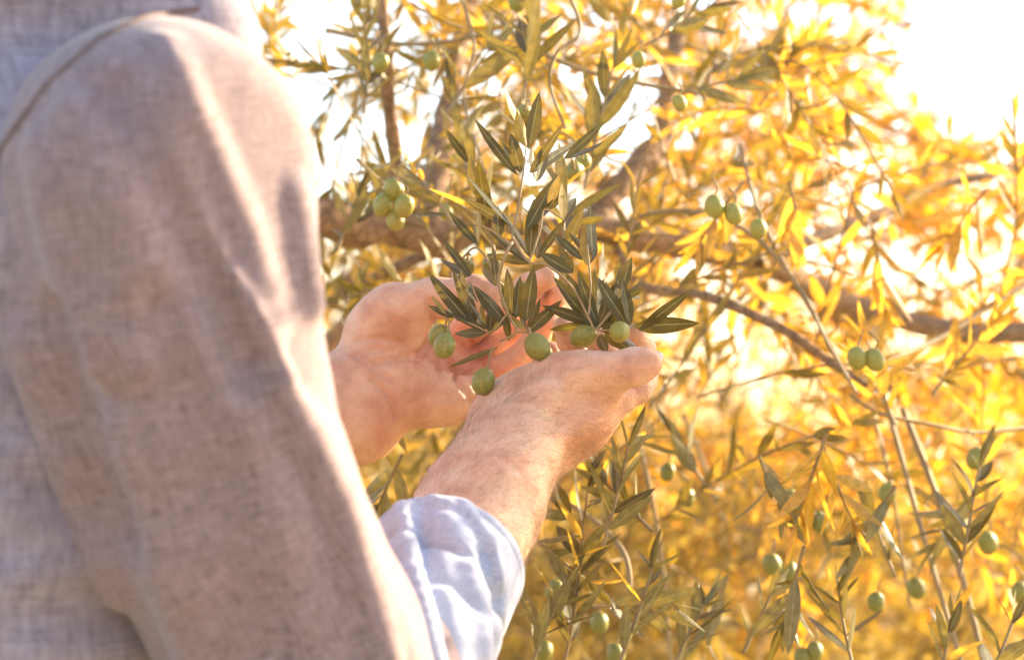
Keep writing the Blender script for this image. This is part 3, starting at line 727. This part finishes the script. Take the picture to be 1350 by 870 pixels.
sub([(90, 500, .03), (150, 450, .03), (210, 540, .01)], .0008, .0007)
LF = [  # base, tip, width, side shown (tilt), bend, hue
    (265, 240, 135, 85, 28, .3, .25, .2), (275, 235, 245, 120, 36, -.2, -.1, .35), (290, 160, 262, 50, 30, .5, .1, .93), (282, 110, 222, -5, 22, .9, .2, .9),
    (298, 165, 332, -5, 36, .2, -.2, .55), (300, 235, 405, 95, 27, -.3, .25, .4), (245, 385, 115, 245, 17, .9, .1, .6), (290, 400, 382, 240, 38, .3, -.2, .45),
    (302, 478, 310, 295, 34, -.2, .2, .1), (400, 195, 522, 85, 22, .5, .1, .6), (152, 440, 65, 350, 24, .3, .25, .3), (212, 420, 205, 325, 32, -.4, .2, .2),
    (132, 530, 50, 430, 24, .4, .2, .25), (325, 480, 405, 360, 24, -.5, .1, .3), (300, 495, 185, 390, 24, .6, .2, .4), (425, 520, 322, 465, 38, .2, .2, .5),
    (452, 485, 370, 405, 25, .4, .1, .55), (465, 500, 462, 364, 34, .1, .1, .95), (482, 470, 468, 330, 28, .5, .2, .5), (440, 378, 516, 366, 16, .7, .1, .6),
    (320, 260, 350, 150, 20, .9, .1, .6), (355, 330, 384, 240, 26, -.4, .1, .97), (395, 372, 398, 260, 24, .6, .2, .93), (345, 340, 400, 300, 18, .5, .1, .5),
    (135, 668, 4, 520, 36, .15, .2, .1), (140, 672, 68, 575, 32, -.2, .15, .15), (236, 670, 143, 545, 38, .4, .35, .5), (248, 640, 238, 508, 28, -.5, .1, .25),
    (262, 650, 272, 530, 26, .4, .1, .45), (290, 658, 312, 500, 38, .1, .2, .4), (292, 694, 394, 590, 34, -.2, .25, .35), (178, 692, 62, 628, 22, .5, .2, .3),
    (80, 650, 8, 610, 20, .3, .2, .2), (168, 690, 162, 605, 16, .4, .05, .92), (208, 735, 62, 786, 17, .6, -.2, .80), (288, 682, 230, 642, 20, .3, .1, .93),
    (228, 640, 238, 720, 20, .9, .2, .3), (120, 605, 104, 508, 16, .3, .1, .93), (152, 608, 85, 520, 18, .8, .1, .6), (205, 560, 196, 450, 18, -.6, .1, .4),
    (185, 690, 130, 600, 14, 1.0, .1, .5), (60, 640, 20, 585, 14, .6, .1, .9),
    (492, 684, 362, 532, 36, .2, .15, .1), (492, 684, 402, 518, 38, -.25, -.1, .5), (495, 670, 432, 515, 32, .3, .2, .15), (500, 665, 545, 545, 26, -.5, .1, .2),
    (582, 672, 485, 530, 38, .25, .15, .45), (588, 672, 570, 535, 28, .5, .2, .2), (530, 630, 556, 540, 22, .6, .1, .6), (478, 668, 333, 602, 36, .4, .3, .12),
    (562, 570, 592, 475, 30, .2, .2, .4), (575, 592, 627, 564, 17, .4, .1, .5), (515, 692, 590, 744, 32, .4, .3, .3), (558, 702, 618, 738, 26, -.5, .1, .1),
    (598, 674, 788, 664, 36, .7, .05, .45), (615, 686, 766, 568, 27, .5, .1, .4), (500, 700, 522, 752, 28, .2, .2, .35), (470, 640, 410, 600, 14, .8, .1, .9),
    (492, 684, 520, 430, 18, 1.0, .1, .6), (505, 690, 540, 660, 16, .9, .1, .5)]
for x0, y0, x1, y1, w, tl, bd, var in LF:
    a, b = zz(x0, y0), zz(x1, y1); dd = random.uniform(-.012, .012)
    one_leaf(JW(*a, DD(a[1])), JW(*b, DD(b[1]) + dd), w / 2.174 / 2 / FPX * 1.47 / max(.45, math.cos(tl)) * 1.2, tl, bd * random.choice((1, -1)), random.uniform(-.35, .35), var, sprig)
for x0, y0, x1, y1, w, tl, bd, var in LF:
    if random.random() < .75:
        a = zz(x0, y0); an = random.choice((-1, 1)) * random.uniform(.3, .8); L_ = random.uniform(.6, .95); dx, dy = (x1 - x0) * L_, (y1 - y0) * L_
        b = zz(x0 + dx * math.cos(an) - dy * math.sin(an), y0 + dx * math.sin(an) + dy * math.cos(an)); nleaf0 = 0
        if b[1] < 455 and not (b[0] < 585 and b[1] > 400): one_leaf(JW(*a, DD(a[1])), JW(*b, DD(b[1]) + .022), .0034, random.uniform(-1, 1), random.uniform(-.3, .3), random.uniform(-.3, .3), random.random() * .95, sprig)
for x, y, r, el, sx, sy, dz in ((57, 730, 28, 0, 75, 662, -.012), (43, 702, 28, 0, 70, 660, .010), (168, 832, 30, 0, 198, 738, -.014), (322, 733, 32, 1, 292, 688, -.012), (343, 748, 20, 0, 300, 690, .008),
                          (455, 702, 30, 0, 488, 684, .002), (558, 690, 27, 0, 560, 680, -.010), (283, 572, 24, 0, 262, 560, .03), (195, 495, 26, 0, 205, 470, .035), (115, 507, 24, 0, 130, 470, .035), (430, 230, 25, 0, 420, 200, .16), (455, 200, 18, 0, 440, 190, .18), (285, 60, 20, 0, 300, 30, .12)):
    a = zz(x, y); s_ = zz(sx, sy); d = DD(a[1]) + dz; rr = r / 2.174 / FPX * d * 1.12
    c = JW(*a, d); s0 = JW(*s_, DD(s_[1]) + dz * .4); v = (s0 - c); v /= np.linalg.norm(v)
    rot = Vector(v).to_track_quat('Z', 'Y').to_euler()
    olive(c, rr, sprig, rot, v=random.choice((0, 0, 1)))
    topp = c + v * rr * 1.05; midp = (topp + s0) / 2 + np.array([0, 0, .004])
    stem('stalk', [s0, midp, topp], .0006, .0008, M_STEM, sprig, 5)

# --- generated twigs
def twig(p0, d0, L_, droop, size, var_lo, var_hi, step=.016, r=.0013):
    """returns stem points and leaf arrays of one twig"""
    n = max(4, int(L_ / step)); d = np.array(d0, float); d /= np.linalg.norm(d); p = np.array(p0, float); pts = [p.copy()]
    B, Dn, Nn, Ln, Wn = [], [], [], [], []
    side = np.cross(d, [0, 0, 1.]); side /= np.linalg.norm(side) + 1e-9; up = np.cross(side, d); ph = rng.uniform(0, 3.14)
    for i in range(n):
        d = d + np.array([0, 0, -droop]) * .06 + rng.normal(size=3) * .05; d /= np.linalg.norm(d); p = p + d * step; pts.append(p.copy())
        side = side - d * (side @ d); side /= np.linalg.norm(side) + 1e-9; up = np.cross(side, d)
        a = ph + i * 1.57
        for s in (-1, 1):
            if rng.random() < .12: continue
            o = (math.cos(a) * side + math.sin(a) * up) * s
            an = rng.uniform(.45, .95); dl = d * math.cos(an) + o * math.sin(an) + rng.normal(size=3) * .12
            B.append(p); Dn.append(dl); Nn.append(np.cross(np.cross(dl, d), dl) + rng.normal(size=3) * .3)
            q = .55 + .45 * math.sin(math.pi * min(1, (i + 1.5) / n)); Ln.append(size * q * rng.uniform(.75, 1.15)); Wn.append(size * q * rng.uniform(.09, .135))
    for _ in range(2):
        B.append(p); Dn.append(d + rng.normal(size=3) * .2); Nn.append(rng.normal(size=3)); Ln.append(size * .7); Wn.append(size * .07)
    return pts, (np.array(B), np.array(Dn), np.array(Nn), np.array(Ln), np.array(Wn)), rng.uniform(var_lo, var_hi, len(B))

# twigs near enough to pick their leaves apart: pixel start, pixel end, distance, leaf length, olives
NEAR = [((795, 720), (838, 585), 1.58, .034), ((745, 870), (800, 620), 1.62, .034), ((690, 700), (770, 770), 1.62, .032), ((815, 880), (862, 745), 1.56, .034), ((780, 800), (895, 800), 1.60, .034),
        ((1090, 570), (1055, 700), 1.62, .036), ((1085, 590), (1130, 690), 1.64, .034), ((1060, 720), (1040, 830), 1.60, .036), ((1125, 880), (1100, 790), 1.66, .034), ((1240, 900), (1250, 810), 1.60, .034), ((1300, 900), (1330, 825), 1.62, .034),
        ((1265, 760), (1310, 600), 1.68, .036), ((530, 600), (505, 660), 1.66, .034)]
NEAR += [((700, 880), (735, 760), 1.60, .034), ((860, 700), (800, 640), 1.62, .034), ((1000, 600), (1030, 690), 1.64, .034), ((890, 875), (925, 790), 1.64, .034), ((765, 700), (715, 620), 1.64, .034), ((1180, 640), (1120, 740), 1.66, .036), ((980, 860), (1010, 780), 1.66, .034)]
FARN = [((470, 210), (530, 270), 1.80, .036), ((445, 330), (470, 250), 1.80, .032), ((590, 150), (650, 60), 1.75, .040), ((690, 130), (700, 10), 1.72, .040), ((770, 250), (800, 90), 1.76, .040), ((900, 120), (985, 110), 1.85, .040), ((1040, 240), (1060, 330), 1.85, .036),
        ((480, 150), (500, 20), 1.85, .036), ((620, 250), (600, 120), 1.75, .036), ((850, 60), (960, 10), 1.85, .038), ((450, 470), (470, 380), 1.9, .034), ((1150, 300), (1180, 420), 1.9, .040), ((1230, 520), (1290, 420), 1.85, .040), ((1180, 560), (1130, 440), 1.85, .038), ((930, 640), (880, 560), 1.85, .036), ((980, 240), (920, 330), 1.8, .034),
        ((1290, 640), (1230, 720), 1.8, .036), ((960, 760), (930, 850), 1.85, .036), ((1180, 760), (1150, 680), 1.8, .036), ((720, 620), (690, 570), 1.75, .034), ((1000, 140), (1080, 60), 2.0, .040), ((1300, 250), (1240, 330), 2.0, .042)]
NEAR = [((655, 345), (628, 215), 1.62, .036), ((745, 350), (738, 235), 1.58, .036), ((600, 300), (560, 235), 1.68, .036)] + NEAR + FARN
rest = []; rest2 = []
nleaf = len(LF)
for (a, b, d, size) in NEAR:
    A = JW(*a, d); Bq = JW(*b, d + .02); L_ = np.linalg.norm(Bq - A)
    pts, (B_, Dn, Nn, Ln, Wn), var = twig(A, Bq - A, L_, -.15, size * 1.3, 0, .8, step=.0115)
    st = stem('leafy_twig', pts[::2] + [pts[-1]], .0014, .0007, M_STEM, tree, 6)
    for k in range(len(B_)):
        if nleaf >= 270: (rest2 if a[0] > 950 and a[1] < 600 else rest).append((B_[k], Dn[k], Nn[k], Ln[k], Wn[k], var[k])); continue
        nleaf += 1
        me = leaf_mesh('leaf', np.zeros((1, 3)), Dn[k:k + 1], Nn[k:k + 1], Ln[k:k + 1], Wn[k:k + 1], np.array([random.uniform(-.4, .4)]), np.array([random.uniform(-.1, .5)]), var[k:k + 1], TPL_NEAR)
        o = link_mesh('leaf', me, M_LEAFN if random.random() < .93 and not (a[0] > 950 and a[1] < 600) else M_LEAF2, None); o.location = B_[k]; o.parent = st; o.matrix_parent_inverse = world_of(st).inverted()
for rs_, m_ in ((rest, M_LEAFN), (rest2, M_LEAF2)):
    A = [np.array([q[i] for q in rs_]) for i in range(6)]
    link_mesh('twig_foliage', leaf_mesh('twig_foliage', *A[:5], rng.uniform(-.4, .4, len(rs_)), rng.uniform(-.1, .5, len(rs_)), A[5], TPL_NEAR), m_, tree, kind='stuff')
for x, y, r, d, v in ((505, 270, 14, 1.66, 1), (520, 250, 14, 1.66, 1), (533, 272, 14, 1.65, 1), (521, 290, 13, 1.66, 1), (502, 83, 12, 1.9, 1), (569, 80, 12, 1.9, 1), (588, 280, 10, 1.8, 1),
                   (942, 272, 14, 1.95, 2), (967, 282, 13, 1.95, 2), (1000, 302, 12, 2.0, 2), (842, 79, 10, 1.95, 2), (896, 136, 10, 1.95, 2), (895, 0, 10, 1.95, 2), (682, 2, 13, 1.85, 1),
                   (1130, 472, 14, 1.9, 2), (1153, 474, 14, 1.9, 2), (1287, 604, 14, 1.85, 1), (1155, 793, 12, 1.85, 0), (1042, 660, 14, 1.85, 1), (1058, 684, 14, 1.85, 0), (1080, 688, 13, 1.86, 0), (1018, 743, 13, 1.85, 0), (1040, 752, 12, 1.87, 0),
                   (733, 780, 15, 1.75, 0), (733, 800, 14, 1.75, 0), (717, 858, 13, 1.75, 0), (812, 862, 13, 1.74, 0), (1058, 866, 12, 1.85, 0), (1074, 858, 12, 1.85, 0), (880, 622, 11, 2.0, 0), (905, 655, 12, 2.1, 0), (762, 733, 10, 1.76, 1),
                   (790, 820, 13, 1.9, 0), (1302, 715, 14, 1.95, 1), (1345, 780, 13, 1.9, 1), (1170, 650, 13, 2.1, 1), (1208, 775, 13, 2.1, 0), (757, 226, 12, 1.66, 0), (770, 212, 10, 1.68, 1)):
    d = 1.70 if v == 2 else d if d < 1.8 else 1.78 + (d - 1.8) * .5; c = JW(x, y, d); rr = r * .95 / FPX * d
    olive(c, rr, tree, (random.uniform(-.4, .4), random.uniform(-.4, .4), 0), v)
    stem('stalk', [c + [0, 0, rr * 1.0], c + [rr * .3, 0, rr * 1.8], c + [rr * random.uniform(-1, 1), 0, rr * 2.8]], .0006, .0008, M_STEM, tree, 5)

# --- how open the crown is, seen across the picture (gaps where the real crown is open)
GAPS = [(1320, 55, 118, 100, .97), (1245, 95, 60, 60, .6), (1180, 60, 30, 40, .3), (832, 165, 42, 55, .93), (470, 190, 38, 42, .7), (545, 175, 30, 60, .5), (1030, 25, 45, 35, .8), (1180, 335, 50, 28, .6), (1270, 350, 60, 30, .7), (1125, 240, 35, 45, .7),
        (1000, 530, 65, 38, .85), (960, 440, 25, 50, .75), (880, 490, 50, 40, .4), (1190, 445, 45, 20, .7), (430, 20, 50, 20, .6), (905, 40, 40, 60, .2), (1110, 330, 60, 30, .5), (1160, 180, 40, 40, .5), (600, 330, 60, 12, .4), (700, 60, 30, 30, .3), (1090, 30, 30, 40, .4)]
def openness(px, py):
    o = 0
    for x, y, rx, ry, s in GAPS: o = max(o, s * min(1, max(0, 1.35 - math.hypot((px - x) / rx, (py - y) / ry)) / .35))
    return o
def crown(name, parent, count, dlo, dhi, xr, yr, size, m, var, dens=None, gaps=True, step=.018, stems=True, m_stem=None, tl=(.12, .30)):
    acc = []; tubes = []; k = 0; tries = 0
    while k < count and tries < count * 30:
        tries += 1
        px = rng.uniform(*xr); py = rng.uniform(*yr); d = rng.uniform(dlo, dhi)
        if dens is not None and rng.random() > dens(px, py, d): continue
        p0 = JW(px, py, d)
        dr = np.array([rng.normal() * .8, rng.normal() * .7, rng.normal() * .8 + .15]); dr /= np.linalg.norm(dr)
        L_ = rng.uniform(*tl)
        if gaps:
            bad = False
            for q in (0, .5, 1):
                x, y, _ = w2px(p0 + dr * L_ * q)
                if rng.random() < openness(x, y): bad = True
                if bad: continue
        if d < 2.15 and 420 < px < 640 and abs(py - 300) < 34 and rng.random() < .8: continue
        pts, A, v = twig(p0, dr, L_, rng.uniform(-.5, 1.2), size, *var, step=step)
        B_ = A[0]; bx, by, bd = w2px(B_); ok = bd > 1.68
        if gaps: ok &= np.array([rng.random() > openness(a, b) for a, b in zip(bx, by)])
        if ok.mean() > .6: acc.append(([a[ok] for a in A], v[ok])); k += 1
        if stems and ok.mean() > .6: tubes.append(tube(np.array(pts[::2]), .0011, 3))
    A = [np.concatenate([a[0][i] for a in acc]) for i in range(5)]; v = np.concatenate([a[1] for a in acc]); n = len(v)
    me = leaf_mesh(name, A[0], A[1], A[2], A[3], A[4], rng.uniform(-.5, .5, n), rng.uniform(-.1, .5, n), v, TPL_FAR)
    o = link_mesh(name, me, m, parent, kind='stuff')
    if stems:
        V, F = merge(tubes); link_mesh('fine_twigs', np_mesh('fine_twigs', V, F), m_stem or M_STEM, parent, kind='stuff')
    return n
cl = [(rng.uniform(330, 1420), rng.uniform(-60, 950), rng.uniform(60, 130)) for _ in range(70)]
def clumpy(px, py, d):
    v = max(math.exp(-(((px - x) ** 2 + (py - y) ** 2) / (2 * s * s * .5))) for x, y, s in cl)
    return .15 + .85 * v
def upper(px, py, d): return clumpy(px, py, d) * (1 if py < 590 else .3)
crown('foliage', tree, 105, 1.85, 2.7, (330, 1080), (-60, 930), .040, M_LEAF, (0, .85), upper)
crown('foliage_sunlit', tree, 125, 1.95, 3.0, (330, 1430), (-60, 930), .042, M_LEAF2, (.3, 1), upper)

shade_br = stem('branch', [trunk_top, np.array([.90, 2.25, 1.42]), np.array([.70, 1.95, 1.50]), np.array([.65, 1.87, 1.51])], .012, .003, M_BARK, tree, 8, .1)  # added out-of-view branch, carries leaves that shade the forearm and cuff
acc = []; vv = []; tb = []
for k in range(135):  # unseen leaf cluster added in the sun's path to shade the forearm
    p0 = np.array([.62, 1.825, 1.49]) + rng.normal(size=3) * [.055, .06, .065]; dr = rng.normal(size=3)
    pts, A, v = twig(p0, dr, rng.uniform(.08, .16), .5, .042, 0, .8); acc.append(A); vv.append(v); tb.append(tube(np.array(pts[::2]), .0011, 3))
A = [np.concatenate([a[i] for a in acc]) for i in range(5)]; v = np.concatenate(vv)
link_mesh('foliage', leaf_mesh('foliage', *A, rng.uniform(-.5, .5, len(v)), rng.uniform(-.1, .5, len(v)), v, TPL_FAR), M_LEAF, tree, kind='stuff')
V, F = merge(tb); link_mesh('fine_twigs', np_mesh('fine_twigs', V, F), M_STEM, tree, kind='stuff')

# --- a second olive tree behind, and a third, and low shrubs below the skyline
def back_tree(x, y, h, label, crowns):
    t = empty('olive_tree', (x, y, 0), label=label, cat='tree', group='olive trees standing behind the hands')
    b = np.array([x, y, 0.])
    stem('trunk', [b - [0, 0, .05], b + [.06, 0, .5], b + [-.04, .05, h]], .11, .07, M_BARK, t, 12, .12)
    for k in range(5):
        a = k * 1.26 + x; e = b + [math.cos(a) * .9, math.sin(a) * .6, h + .7 + .2 * (k % 3)]
        stem('limb', [b + [-.04, .05, h - .05], b + [math.cos(a) * .35, math.sin(a) * .25, h + .35], e], .045, .015, M_BARK, t, 9, .1)
    for c in crowns: crown('foliage', t, *c)
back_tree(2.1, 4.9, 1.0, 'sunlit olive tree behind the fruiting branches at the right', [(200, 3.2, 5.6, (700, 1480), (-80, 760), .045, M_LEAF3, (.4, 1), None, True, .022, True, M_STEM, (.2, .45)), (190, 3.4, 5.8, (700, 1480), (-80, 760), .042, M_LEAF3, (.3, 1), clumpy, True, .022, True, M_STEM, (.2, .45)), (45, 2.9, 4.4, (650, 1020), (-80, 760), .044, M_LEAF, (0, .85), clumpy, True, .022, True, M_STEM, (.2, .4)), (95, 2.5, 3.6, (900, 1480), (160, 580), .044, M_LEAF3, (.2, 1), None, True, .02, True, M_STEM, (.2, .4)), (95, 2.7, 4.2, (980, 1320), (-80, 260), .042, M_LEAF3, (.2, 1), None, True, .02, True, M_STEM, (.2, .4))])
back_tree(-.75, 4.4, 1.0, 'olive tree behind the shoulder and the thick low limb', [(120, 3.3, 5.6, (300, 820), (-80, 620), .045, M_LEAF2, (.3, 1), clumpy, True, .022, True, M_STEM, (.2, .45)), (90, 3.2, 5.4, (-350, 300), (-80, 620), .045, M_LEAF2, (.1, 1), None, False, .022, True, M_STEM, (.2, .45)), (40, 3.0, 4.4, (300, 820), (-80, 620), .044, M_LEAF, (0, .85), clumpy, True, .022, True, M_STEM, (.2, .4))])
def shrub(x, y, label, xr, d0, d1, n, m, var):
    t = empty('shrub', (x, y, 0), label=label, cat='shrub')
    b = np.array([x, y, 0.])
    for k in range(6):
        a = k * 1.05; stem('stem', [b, b + [math.cos(a) * .15, math.sin(a) * .15, .4], b + [math.cos(a) * .4, math.sin(a) * .35, .85]], .014, .006, M_BARK, t, 6)
    crown('foliage', t, n, d0, d1, xr, (625, 980), .045, m, var, None, False, .02, True, M_STEM, (.2, .4))
    crown('foliage', t, n // 2, d0 - .4, d1 - .3, xr, (630, 980), .044, M_LEAF, (0, .8), None, False, .02, True, M_STEM, (.2, .4))
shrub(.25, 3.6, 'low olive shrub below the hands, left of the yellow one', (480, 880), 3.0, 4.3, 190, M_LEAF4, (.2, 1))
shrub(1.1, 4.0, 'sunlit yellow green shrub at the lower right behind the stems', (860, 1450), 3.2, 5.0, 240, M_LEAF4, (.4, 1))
# far hedge of trees and dry grass
t = empty('shrub', (1.3, 9.5, 0), label='long hedge of wild olives far behind, low on the skyline', cat='hedge')
crown('foliage', t, 700, 7.5, 11, (250, 1500), (628, 800), .09, M_LEAF2, (.4, 1), None, False, .05, False, None, (.4, .8))
n = 42000
gx = rng.uniform(-4, 5, n); gy = rng.uniform(2.4, 14, n)
V, F, v, ab = leaves(np.stack([gx, gy, np.full(n, -.02)], -1), rng.normal(size=(n, 3)) * [.25, .25, 0] + [0, 0, 1], rng.normal(size=(n, 3)), rng.uniform(.15, .45, n), rng.uniform(.003, .006, n), rng.uniform(-1, 1, n), np.zeros(n), rng.random(n), leaf_tpl(4, 2))
link_mesh('dry_grass', np_mesh('dry_grass', V, F, dict(var=v, across=ab)), M_GRASS, None, kind='stuff')['label'] = 'dry golden grass covering the grove floor'

# orange haze volume added for the golden sun glow, one closed box
def haze_box():
    x0, x1, y0, y1, z0, z1 = -42, 42, -42, 42, -1.1, 3.3
    V = [(x, y, z) for x in (x0, x1) for y in (y0, y1) for z in (z0, z1)]
    F = [(0, 1, 3, 2), (4, 6, 7, 5), (0, 4, 5, 1), (2, 3, 7, 6), (0, 2, 6, 4), (1, 5, 7, 3)]
    m = bpy.data.materials.new('haze'); m.use_nodes = True; nt = m.node_tree; nt.nodes.clear()
    o = nt.nodes.new('ShaderNodeOutputMaterial'); v = nt.nodes.new('ShaderNodeVolumePrincipled')
    v.inputs['Color'].default_value = (1, .66, .26, 1); v.inputs['Density'].default_value = .007; v.inputs['Anisotropy'].default_value = .6
    nt.links.new(v.outputs[0], o.inputs['Volume'])
    link_mesh('haze', np_mesh('haze', V, F), m, None, smooth=False, kind='stuff')
haze_box()
